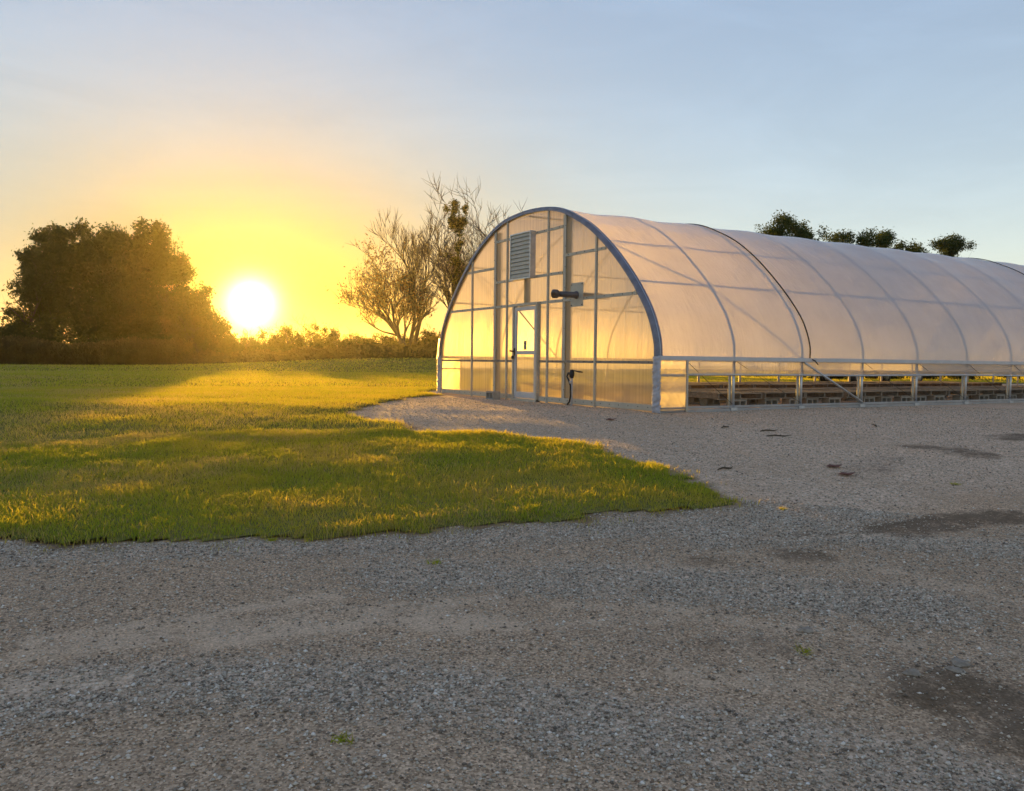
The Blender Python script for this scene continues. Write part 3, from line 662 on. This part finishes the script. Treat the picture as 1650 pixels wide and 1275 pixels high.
rows = [('front row', 1.12), ('second row', 2.55), ('third row', 6.15), ('rearmost row', 7.62)]
proto = [pallet() for _ in range(3)]; usedp = [False]*3
blk_me = block_mesh(.39, .19, .165); bl0 = None
for ri, (rn, ry) in enumerate(rows):
    xs = 2.05
    for k in range(15):
        j = random.randrange(3)
        o_ = proto[j] if not usedp[j] else copy_tree(proto[j]); usedp[j] = True
        o_.location = (xs+.62+k*1.245+random.uniform(-.03, .03), ry+random.uniform(-.05, .05), .168); o_.rotation_euler = (random.uniform(-.012, .012), random.uniform(-.008, .008), random.uniform(-.03, .03))
        tag(o_, f'weathered wooden pallet, {ORD[k]} from the door end in the {rn} of benches', 'pallet', 'pallets laid out as benches')
        for side_, dy in (('near', -.36), ('far', .36)):
            if ri >= 2 and side_ == 'far': continue
            nb_ = 2 if (k % 3 and side_ == 'near' and ri == 0) else 1
            for q in range(nb_):
                if bl0 is None: bl0 = blk_me.build('concrete_block', M['concrete']); c = bl0
                else: c = bl0.copy(); COL.objects.link(c)
                c.location = (o_.location.x+(-.33+q*.66 if nb_ == 2 else random.uniform(-.1, .35)), ry+dy+random.uniform(-.03, .03), 0); c.rotation_euler.z = random.uniform(-.08, .08)
                end_ = '' if nb_ == 1 else (' left' if q == 0 else ' right')
                tag(c, f'concrete block under the {side_}{end_} edge of the {ORD[k]} pallet in the {rn}', 'block', 'blocks carrying the pallet benches')
for j in range(3):
    if not usedp[j]: proto[j].location = (26, 4, .0); tag(proto[j], 'wooden pallet lying at the far end of the aisle', 'pallet', 'pallets laid out as benches')

# ------------------------------------------------------------------ farm wagon seen through the open side
wg = empty('farm_wagon', (24.4, 14.0, float(terr(24.4, 14.0)))); tag(wg, 'dark farm wagon parked on grass behind the greenhouse, seen through its open side', 'wagon')
M['wagon'] = principled('wagon_paint', (.035,.04,.035), .6, 0, .4, 6)
MB().box((-2.2, -1.0, .62), (3.4, 1.0, .74)).build('wagon_bed', M['wagon'], wg, bevel=.01)
MB().box((-2.0, -.35, .45), (3.2, .35, .60)).build('chassis', M['wagon'], wg, bevel=.01)
MB().box((-2.2, -1.0, .75), (3.4, -.94, 1.35)).build('side_board', M['wagon'], wg); MB().box((-2.2, .94, .75), (3.4, 1.0, 1.35)).build('side_board', M['wagon'], wg)
MB().tube([(-2.2, 0, .5), (-3.6, 0, .35)], .04, 6).build('drawbar', M['wagon'], wg)
for x in (-1.9, 2.4):
    for y in (-.85, .85):
        wl = empty('wheel', (x, y, .36)); wl.parent = wg
        MB().tube([(0, -.11, 0), (0, -.10, 0), (0, .10, 0), (0, .11, 0)], [.25, .36, .36, .25], 24).build('tyre', M['black'], wl, True)
        MB().tube([(0, -.115, 0), (0, -.112, 0), (0, .112, 0), (0, .115, 0)], [.05, .2, .2, .05], 16).build('rim', M['white'], wl, True)

# ------------------------------------------------------------------ vegetation
M['bark'] = principled('bark', (.055,.04,.03), .95, 0, .35, 5, .5, 12, stretch=(3, 3, .6))
M['leaf_dark'] = leaf_mat('leaf_dark', [(.3, (.035,.05,.012)), (.55, (.065,.075,.02)), (.75, (.10,.095,.03))], .38, .35, 3)
M['leaf_bush'] = leaf_mat('leaf_bush', [(.3, (.05,.055,.018)), (.55, (.085,.08,.025)), (.75, (.15,.11,.04))], .38, .5, 4)
M['leaf_dry'] = leaf_mat('leaf_autumn', [(.3, (.10,.055,.025)), (.6, (.17,.085,.035)), (.8, (.20,.12,.05))], .35, .5, 4)
M['leaf_green'] = leaf_mat('leaf_green', [(.3, (.045,.065,.018)), (.55, (.075,.10,.026)), (.75, (.11,.13,.04))], .35, .4, 3)
M['corn'] = leaf_mat('corn_leaf', [(.3, (.07,.06,.02)), (.55, (.13,.105,.035)), (.75, (.2,.16,.06))], .35, .8, 5)
def leaf_quads(C, size, up=.0):
    n = len(C); a = rng.normal(size=(n, 3)); a /= np.linalg.norm(a, axis=1)[:,None]; b = rng.normal(size=(n, 3)); b[:, 2] -= up
    b -= a*(a*b).sum(1)[:,None]; b /= np.linalg.norm(b, axis=1)[:,None]; s = size*rng.uniform(.55, 1.35, (n, 1))
    V = np.stack([C-b*s, C+a*s*.45, C+b*s, C-a*s*.45], 1).reshape(-1, 3)
    return V, np.full(n, 4), np.arange(n*4)
def grow(base, H, spread, lean=(0, 0), levels=4, nmain=5, seed=1, r0=.22, split=.35, upward=.55, twig=1.0, z_first=.18):
    """tapered branch skeleton -> (tubes MB, list of twig tip points)"""
    R = random.Random(seed); mb = MB(); tips = []
    def branch(p, d, L, r, lv):
        n = 5 if lv < 2 else 4 if lv < 3 else 3; pts = [p.copy()]; rs = [r]; dd = d.copy()
        for i in range(n):
            dd = (dd + Vector((R.gauss(0, .13), R.gauss(0, .13), R.gauss(.03, .08)+(.05 if lv else 0)))).normalized()
            pts.append(pts[-1]+dd*L/n); rs.append(r*(1-.72*(i+1)/n))
        mb.tube(pts, rs, 6 if lv < 2 else 4 if lv < 3 else 3, False)
        if lv >= levels-1: tips.append(pts[-1]); tips.append(pts[len(pts)//2])
        if lv >= levels: return
        kids = R.randint(3, 5) if lv else nmain
        for c in range(kids):
            f = (z_first + (1-z_first)*(c+.5)/kids) if lv == 0 else R.uniform(.25, .98); i = min(int(f*n), n-1); q = pts[i].lerp(pts[i+1], f*n-i)
            az = R.uniform(0, 6.283) if lv else 6.283*c/kids*1.62+R.uniform(-.5, .5); side_ = Vector((math.cos(az), math.sin(az), 0))
            base_d = (pts[i+1]-pts[i]).normalized(); side_ = (side_ - base_d*side_.dot(base_d)).normalized()
            nd = (base_d*(1-split)+side_*split*1.5+Vector((0, 0, upward*.35))).normalized()
            branch(q, nd, L*R.uniform(.5, .78)*(1.0 if lv else (spread/H)*1.5), max(rs[i]*R.uniform(.55, .74), .012*twig), lv+1)
    branch(Vector(base), Vector((lean[0], lean[1], 1)).normalized(), H*.72, r0, 0)
    return mb, np.array([tuple(t_) for t_ in tips])
def blob_leaves(lobes, n, size, fill=.55, up=.3, loose=1.1):
    """leaf quads through a set of ellipsoid lobes, denser to the outside, in clumps"""
    subs = []
    for l in lobes:
        l = np.array(l, float); k_ = int(16+10*min(2.5, l[3])); d = rng.normal(size=(k_, 3)); d /= np.linalg.norm(d, axis=1)[:, None]
        r_ = fill+(1.06-fill)*rng.uniform(0, 1, k_)**.7; c_ = l[:3]+d*r_[:, None]*l[3:6]*.9
        rad = l[3:6].mean()*rng.uniform(.10, .38, k_); subs.append(np.concatenate([c_, rad[:, None]], 1))
    subs = np.concatenate(subs); wgt = subs[:, 3]**2.2; pick = subs[rng.choice(len(subs), n//7+1, p=wgt/wgt.sum())]
    d = rng.normal(size=(len(pick), 3)); d /= np.linalg.norm(d, axis=1)[:, None]
    cc = pick[:, :3]+d*(pick[:, 3]*rng.uniform(.25, 1.1, len(pick)))[:, None]
    C = np.repeat(cc, 7, 0)[:n] + rng.normal(size=(n, 3))*size*loose
    return leaf_quads(C, size, up)
def place_tree(label, base, lobes, nleaf, size, mat, group, seed, r0=.3, fill=.5, loose=1.3):
    b = (base[0], base[1], float(terr(*base)))
    if loose > 2:      # ragged open crown of many small boughs
        lobes = [(l[0]+l[3]*rng.normal()*.6, l[1]+l[3]*rng.normal()*.6, l[2]+l[4]*rng.uniform(-.7, .75), l[3]*rng.uniform(.16, .38), l[4]*rng.uniform(.3, .6)) for l in lobes for _ in range(11)]
    H = max(l[2]+l[4] for l in lobes)-b[2]
    r = empty('leafy_tree', b); tag(r, label, 'tree', group)
    tb, tips = grow((0, 0, -.2), H*.8, H*.4, seed=seed, r0=r0, levels=3, nmain=8, split=.4); tb.build('trunk', M['bark'], r, True)
    raw_mesh('crown', *blob_leaves([(l[0]-b[0], l[1]-b[1], l[2]-b[2], l[3], l[3], l[4]) for l in lobes], nleaf, size, fill, loose=loose), mat, r)
    return r
LG = 'trees of the left clump'
place_tree('largest dense leafy tree of the left clump, broad rounded crown', (-2.9, 94.57), [(-2.83, 94.53, 8.22, 5.98, 5.98), (-4.73, 95.64, 12.94, 3.24, 2.82), (-1.3, 93.64, 11.03, 4.22, 4.36), (-6.33, 96.57, 10.27, 3.38, 4.08), (-2.88, 94.56, 2.97, 8.1, 3.17), (-6.72, 96.79, 13.4, 2.11, 1.97), (-5.2, 93.5, 5.6, 3.4, 3.2), (-1.5, 92.8, 5.8, 3.6, 3.2), (-.4, 97.0, 14.0, 2.2, 1.9)], 74000, .19, M['leaf_dark'], LG, 3, .35)
place_tree('leafy tree with feathery top just left of the sun', (3.54, 96.61), [(3.17, 96.82, 14.4, 2.67, 2.82), (3.27, 96.76, 10.15, 4.45, 5.93), (5.82, 95.28, 8.71, 3.56, 4.3), (7.08, 94.55, 5.42, 3.33, 3.56), (4.19, 96.23, 3.17, 6.3, 3.11), (5.07, 95.72, 12.37, 2.22, 2.52), (.6, 97.6, 12.6, 2.7, 2.7), (.2, 96.5, 9.0, 3.2, 4.0)], 66000, .19, M['leaf_dark'], LG, 4, .33)
place_tree('small leafy tree sloping down to the right under the sun', (6.83, 83.12), [(7.02, 83.02, 4.12, 2.4, 2.4), (8.28, 82.28, 2.87, 1.87, 1.73), (5.41, 83.95, 5.16, 2.53, 3.2), (9.31, 81.68, 1.89, 1.2, 1.2)], 22000, .15, M['leaf_bush'], LG, 5, .18)
place_tree('ragged leafy tree at the left end of the clump beside tall corn', (-9.0, 94.65), [(-8.3, 94.24, 10.96, 1.64, 2.05), (-8.8, 94.53, 8.25, 2.05, 2.59), (-10.6, 95.58, 4.17, 1.64, 2.05), (-7.27, 93.65, 7.94, 2.59, 4.09), (-9.27, 94.81, 2.35, 3.54, 2.45), (-9.17, 94.75, 11.96, .95, .95)], 26000, .18, M['leaf_dark'], LG, 6, .25)
RG = 'trees behind the greenhouse'
place_tree('leafy treetop showing above the roof, nearest the black strap', (42.56, 34.56), [(41.3, 35.3, 11.49, 1.08, .98), (42.56, 34.56, 11.12, 1.37, .98), (43.71, 33.9, 10.75, .98, .78), (40.67, 35.66, 11.19, .68, .49), (42.4, 34.66, 8.99, 2.45, 1.96)], 26000, .095, M['leaf_green'], RG, 21, .22, .1, 2.1)
place_tree('small low treetop just showing above the roof between two larger crowns', (52.24, 38.19), [(52.0, 38.32, 11.86, .88, .55), (52.05, 38.3, 10.02, 1.37, 1.37)], 10000, .095, M['leaf_green'], RG, 22, .18, .1, 2.1)
place_tree('dark spreading treetop above the middle of the roof', (53.75, 35.0), [(52.36, 35.8, 11.38, 1.07, .64), (53.82, 34.95, 11.5, 1.6, .8), (55.21, 34.14, 10.99, .96, .48), (53.55, 35.11, 9.55, 2.67, 1.6)], 26000, .095, M['leaf_green'], RG, 23, .22, .1, 2.1)
place_tree('rounded treetop showing above the roof farthest to the right', (66.52, 36.82), [(65.62, 37.34, 12.16, 1.19, .71), (66.79, 36.66, 12.17, 1.07, .77), (66.28, 36.96, 10.29, 1.66, 1.66)], 13000, .10, M['leaf_green'], RG, 24, .22, .1, 2.1)
# bush line along the field edge
bushes = [(16.37, 103.03, 2.1, 4.2), (18.52, 101.78, 2.2, 4.3), (20.88, 100.4, 2.4, 4.6), (23.6, 98.82, 2.9, 5.2), (26.25, 97.27, 2.16, 3.98), (28.76, 95.82, 2.32, 3.55), (31.41, 94.27, 2.49, 3.11),
          (37.0, 91.02, 2.49, 3.28), (34.13, 92.69, 2.66, 2.76), (13.8, 103.9, 1.9, 3.4), (10.6, 84.5, 1.7, 2.0), (8.4, 85.5, 1.8, 2.2), (39.8, 89.4, 2.4, 3.2)]
blabels = ['low bush directly beneath the sun', 'bush just right of the sun', 'rounded bush second to the right of the sun', 'tallest bush of the hedge line with spiky top shoots', 'bush right of the tallest hedge bush', 'bush at left foot of the bare trees', 'low bush seen through the sparse leaved tree', 'dark bush between the bare trees and the greenhouse', 'low bush behind the twin bare trunks', 'bush in the gap between the left clump and the sun', 'low scrub at the right foot of the left clump', 'low scrub under the small leafy tree of the left clump', 'last hedge bush before the greenhouse wall']
for i, ((X, Y, a, h), lb) in enumerate(zip(bushes, blabels)):
    rt = empty('bush', (X, Y, float(terr(X, Y)))); tag(rt, lb, 'bush', 'bushes along the field edge')
    tb, tips = grow((0, 0, -.1), h*1.02, h*.6, levels=3, nmain=9, seed=50+i, r0=.07, split=.45, z_first=.05, twig=1.6)
    tb.build('stems', M['bark'], rt, True)
    L = [(0, 0, h*.5, a*.9, a*.8, h*.46), (a*.6, -.3, h*.36, a*.75, a*.7, h*.36), (-a*.6, .3, h*.38, a*.75, a*.7, h*.38), (0, 0, h*.22, a*1.3, a, h*.24)]
    raw_mesh('foliage', *blob_leaves(L, 8500, .14, .3), M['leaf_bush'], rt)
# bare trees on the bank
def bare(name, label, base, H, seed, lean=0, leaves=None, nmain=9, spread=.5, r0=.2, split=.34, stems=1, levels=4):
    b = (base[0], base[1], float(terr(*base))); r = empty(name, b); tag(r, label, 'tree', 'bare trees on the low bank')
    all_tips = []; mb = MB()
    for s in range(stems):
        ln = lean+(s-(stems-1)/2)*.16
        tb, tips = grow((.4*s, -.2*s, -.2), H*(1-.06*s), H*spread, (ln*.86, -ln*.5), levels, nmain, seed+s*11, r0, split, .55, 3.0, .2)
        mb.add(tb.v, tb.f); all_tips.append(tips)
    mb.build('trunk', M['bark'], r, True); tips = np.concatenate(all_tips)
    if leaves:
        mat, n, size, sd_ = leaves; cl = tips[rng.integers(0, len(tips), 60)]
        C = np.concatenate([tips[rng.integers(0, len(tips), n//3)], cl[rng.integers(0, 60, n-n//3)]]) + rng.normal(size=(n, 3))*sd_
        raw_mesh('crown', *leaf_quads(C, size, .2), mat, r)
    return r
bare('sparse_tree', 'tree with reddish sparse leaves leaning left over the bushes', (31.35, 85.06), 10.3, 101, -.34, (M['leaf_dry'], 3600, .17, .5), nmain=9, spread=.58, r0=.30, split=.36, stems=2)
bare('bare_tree', 'bare twin trunked tree standing upright right of the sparse leaved tree', (32.78, 87.23), 16.2, 202, .04, None, nmain=10, spread=.34, r0=.32, split=.25, stems=2)
bare('bare_tree', 'tall bare tree with a dark ivy clump, behind the arch shoulder', (39.79, 89.17), 16.1, 303, -.06, None, nmain=13, spread=.52, r0=.46, split=.38, stems=2)
bare('bare_tree', 'thin bare treetop rising above the left of the arch', (47.82, 93.52), 19.5, 404, .05, None, nmain=11, spread=.48, r0=.36, split=.36)
iv = empty('ivy_clump', (39.78, 87.67, 1.7)); tag(iv, 'dark ivy clump hanging high in the tall bare tree', 'ivy')
ivl = []
for q in range(34):
    zz = 3.5+16.5*rng.uniform(0, 1)**.8; wv = 1.15 if zz > 13 else .75
    ivl.append((rng.normal()*wv*.6+.02*(12-zz), rng.normal()*wv*.5, zz, rng.uniform(.25, .65), rng.uniform(.25, .65), rng.uniform(.35, .9)))
raw_mesh('ivy_leaves', *blob_leaves(ivl, 9000, .15, .1), M['leaf_dark'], iv)
MB().tube([(0, 0, -.2), (.05, 0, 9), (.0, 0, 18.8)], [.12, .08, .04], 5).build('vine_stem', M['bark'], iv, True)
# dark hedge behind the wagon, far right
for i, (X, Y) in enumerate(((31, 22), (34.5, 21), (38, 20.5), (41.5, 20), (45, 19))):
    r = empty('bush', (X, Y, float(terr(X, Y)))); tag(r, f'dark hedge bush seen under the curtain behind the wagon, {ORD[i]} from the left', 'bush', 'hedge bushes behind the greenhouse')
    tb, _ = grow((0, 0, -.1), 2.4, 2, levels=2, nmain=7, seed=70+i, r0=.05, split=.5, z_first=.05); tb.build('stems', M['bark'], r, True)
    raw_mesh('foliage', *blob_leaves([(0, 0, 1.0, 2.0, 1.2, 1.1)], 5000, .11, .35), M['leaf_dark'], r)
# standing corn along the field edge at the left
V, Sz, I = [], [], []; off = 0; n = 6000
Dn = rng.uniform(72, 79, n); lx = rng.uniform(-58, -30, n); x = CX+Dn*CYAW+lx*SYAW; y = CYv+Dn*SYAW-lx*CYAW; z = terr(x, y); h = rng.uniform(1.6, 2.4, n)*(.7+.5*vnoise(x, y, .22, 61))
a = rng.uniform(0, 6.3, n); cx, cyy = np.cos(a)*.018, np.sin(a)*.018
stalk = np.stack([np.stack([x-cx, y-cyy, z], 1), np.stack([x+cx, y+cyy, z], 1), np.stack([x+cx*.4, y+cyy*.4, z+h], 1), np.stack([x-cx*.4, y-cyy*.4, z+h], 1)], 1).reshape(-1, 3)
parts = [(stalk, np.full(n, 4), np.arange(4*n))]
for k in range(6):
    zb = z+h*(.12+.15*k); la = rng.uniform(0, 6.3, n); L = rng.uniform(.3, .6, n); dx, dy = np.cos(la), np.sin(la); wx, wy = -dy*.035, dx*.035
    P0 = np.stack([x-wx*.5, y-wy*.5, zb], 1); P1 = np.stack([x+wx*.5, y+wy*.5, zb], 1); M0 = np.stack([x+dx*L*.5-wx, y+dy*L*.5-wy, zb+.22], 1); M1 = np.stack([x+dx*L*.5+wx, y+dy*L*.5+wy, zb+.22], 1); T = np.stack([x+dx*L, y+dy*L, zb+.02], 1)
    Vv = np.stack([P0, P1, M1, M0, T], 1).reshape(-1, 3); bb = np.arange(n)*5
    parts.append((Vv, np.tile([4, 3], n), np.stack([bb, bb+1, bb+2, bb+3, bb+3, bb+2, bb+4], 1).ravel()))
co = raw_mesh('corn_field', *joinraw(parts), M['corn']); tag(co, 'strip of tall standing corn along the far lawn edge at the left', 'corn', kind='stuff')

# rough tall weeds along the field edge right of the corn
n = 9000; Dn = rng.uniform(74, 90, n); lx = rng.uniform(-32, -7, n); x = CX+Dn*CYAW+lx*SYAW; y = CYv+Dn*SYAW-lx*CYAW; z = terr(x, y); h = rng.uniform(.35, .95, n)*(.5+vnoise(x, y, .35, 51))
C = np.repeat(np.stack([x, y, z], 1), 5, 0); hh_ = np.repeat(h, 5); C[:, 2] += hh_*rng.uniform(.05, 1, len(C)); C[:, :2] += rng.normal(size=(len(C), 2))*.12
wd_ = raw_mesh('tall_weeds', *leaf_quads(C, .16, 1.2), M['corn']); tag(wd_, 'strip of rough tall weeds along the far field edge below the hedge', 'weeds', kind='stuff')

# ------------------------------------------------------------------ small litter on the yard
M['rust'] = principled('dead_leaf', (.16,.06,.035), .8, 0, .3, 20); M['twigm'] = principled('dry_stick', (.10,.075,.045), .9, 0, .3, 20); M['tuftm'] = M['blade']
def gp(x, y, dz=0): return (x, y, float(terr(x, y))+dz)
for (x, y, lb) in ((-1.77,-5.18,'largest rust red dead leaf on the gravel right of the lawn tip'), (-1.99,-5.52,'rust red dead leaf just below the largest red leaf'), (-1.44,-.6,'small red leaf on the gravel in front of the end wall')):
    mb = MB(); L = .09; V = [(-L, 0, .012), (-L*.4, .05, .03), (L*.3, .06, .02), (L, 0, .035), (L*.3, -.05, .012), (-L*.4, -.045, .022), (0, 0, .006)]
    mb.add(V, [(0, 1, 6), (1, 2, 6), (2, 3, 6), (3, 4, 6), (4, 5, 6), (5, 0, 6)]); o_ = mb.build('dead_leaf', M['rust'], None, True); o_.location = gp(x, y, .003); o_.rotation_euler.z = -.6
    s_ = o_.modifiers.new('thick', 'SOLIDIFY'); s_.thickness = .004; tag(o_, lb, 'leaf', 'dead leaves on the yard')
for i, (x, y, L, lb) in enumerate(((-.41,-3.15,.18,'short dry stick on gravel in front of the corner panel, lower one'), (-.11,-2.7,.16,'short dry stick on gravel in front of the corner panel, upper one'), (-2.89,-4.65,.14,'dry stick beside the curved lawn tip'), (-.43,-2.13,.16,'dry stick nearest the foot of the corner panel'), (1.9,-3.0,.22,'thin dry stick on the gravel before the second side bay'))):
    mb = MB().tube([(-L, 0, .01), (-L*.3, .02, .02), (L*.4, -.015, .012), (L, .03, .02)], [.008, .011, .009, .004], 5); mb.tube([(0, 0, .015), (L*.3, .07, .03)], [.007, .003], 4)
    o_ = mb.build('dry_stick', M['twigm'], None, True); o_.location = gp(x, y); o_.rotation_euler.z = -.5+.3*i; tag(o_, lb, 'stick', 'sticks on the yard')
for i, (x, y, r_, lb) in enumerate(((-6.01,-9.04,.035,'dark flat stone on damp gravel, lower right'), (-5.69,-9.07,.04,'dark stone right of the flat stone, nearest the frame edge'), (-5.79,-9.11,.03,'small dark stone beside the right edge stone'), (-6.0,-8.41,.035,'grey stone on the pale track edge'))):
    V = []; n = 10
    for (zz, s_) in ((-.3, .8), (.15, 1.0), (.5, .6)):
        for k in range(n): q = 6.283*k/n; rr = r_*s_*(1+.25*math.sin(3*q+i)+.12*math.sin(5*q)); V.append((rr*math.cos(q)*1.4, rr*math.sin(q), zz*r_))
    mb = MB(); mb.add(V, [(a_*n+k, a_*n+(k+1) % n, (a_+1)*n+(k+1) % n, (a_+1)*n+k) for a_ in range(2) for k in range(n)]+[tuple(2*n+k for k in range(n))])
    o_ = mb.build('stone', M['pebble'], None, False); o_.location = gp(x, y); o_.rotation_euler.z = i; tag(o_, lb, 'stone', 'larger stones on the yard')
def tuft(x, y, n, h, lb):
    V = []; fs = []
    for k in range(n):
        a_ = random.uniform(0, 6.3); r_ = random.uniform(0, .05); L = h*random.uniform(.5, 1.2); la = random.uniform(0, 6.3); q = len(V)
        bx_, by_ = r_*math.cos(a_), r_*math.sin(a_); V += [(bx_-.003, by_, 0), (bx_+.003, by_, 0), (bx_+math.cos(la)*L*.8, by_+math.sin(la)*L*.8, L*.55)]; fs.append((q, q+1, q+2))
    o_ = MB().add(V, fs).build('grass_tuft', M['tuftm']); o_.location = gp(x, y); tag(o_, lb, 'grass tuft', 'weeds on the yard')
tuft(-3.89, -6.34, 50, .05, 'small green weed on gravel below the lawn tip'); tuft(-1.42, -6.38, 60, .05, 'low weed on gravel at the right below the red leaves')
tuft(-6.25, -8.62, 40, .06, 'dry yellow weed on the damp right foreground'); tuft(-7.2, -6.3, 40, .05, 'small weed in the middle of the yard below the lawn')
tuft(-8.05, -5.28, 60, .05, 'tuft standing off the lawn edge on the gravel'); tuft(-8.55, -8.35, 40, .04, 'tiny dry weed at the bottom of the yard')

# ------------------------------------------------------------------ thin haze volume, added to stand in for warm lens glare near the sun
mt = bpy.data.materials.new('glare_haze'); mt.use_nodes = True; t = mt.node_tree; t.nodes.clear(); o = N(t, 'ShaderNodeOutputMaterial')
pv = N(t, 'ShaderNodeVolumePrincipled'); pv.inputs['Color'].default_value = (.95, .93, .90, 1); pv.inputs['Density'].default_value = .00011; pv.inputs['Anisotropy'].default_value = .84
t.links.new(pv.outputs[0], o.inputs['Volume'])
hzb = MB().box((-3600, -3600, -16), (3600, 3600, 24)).build('haze', mt); tag(hzb, 'thin haze added over the fields for the warm lens glare near the sun', 'haze', kind='stuff')
cy.volume_bounces = 0
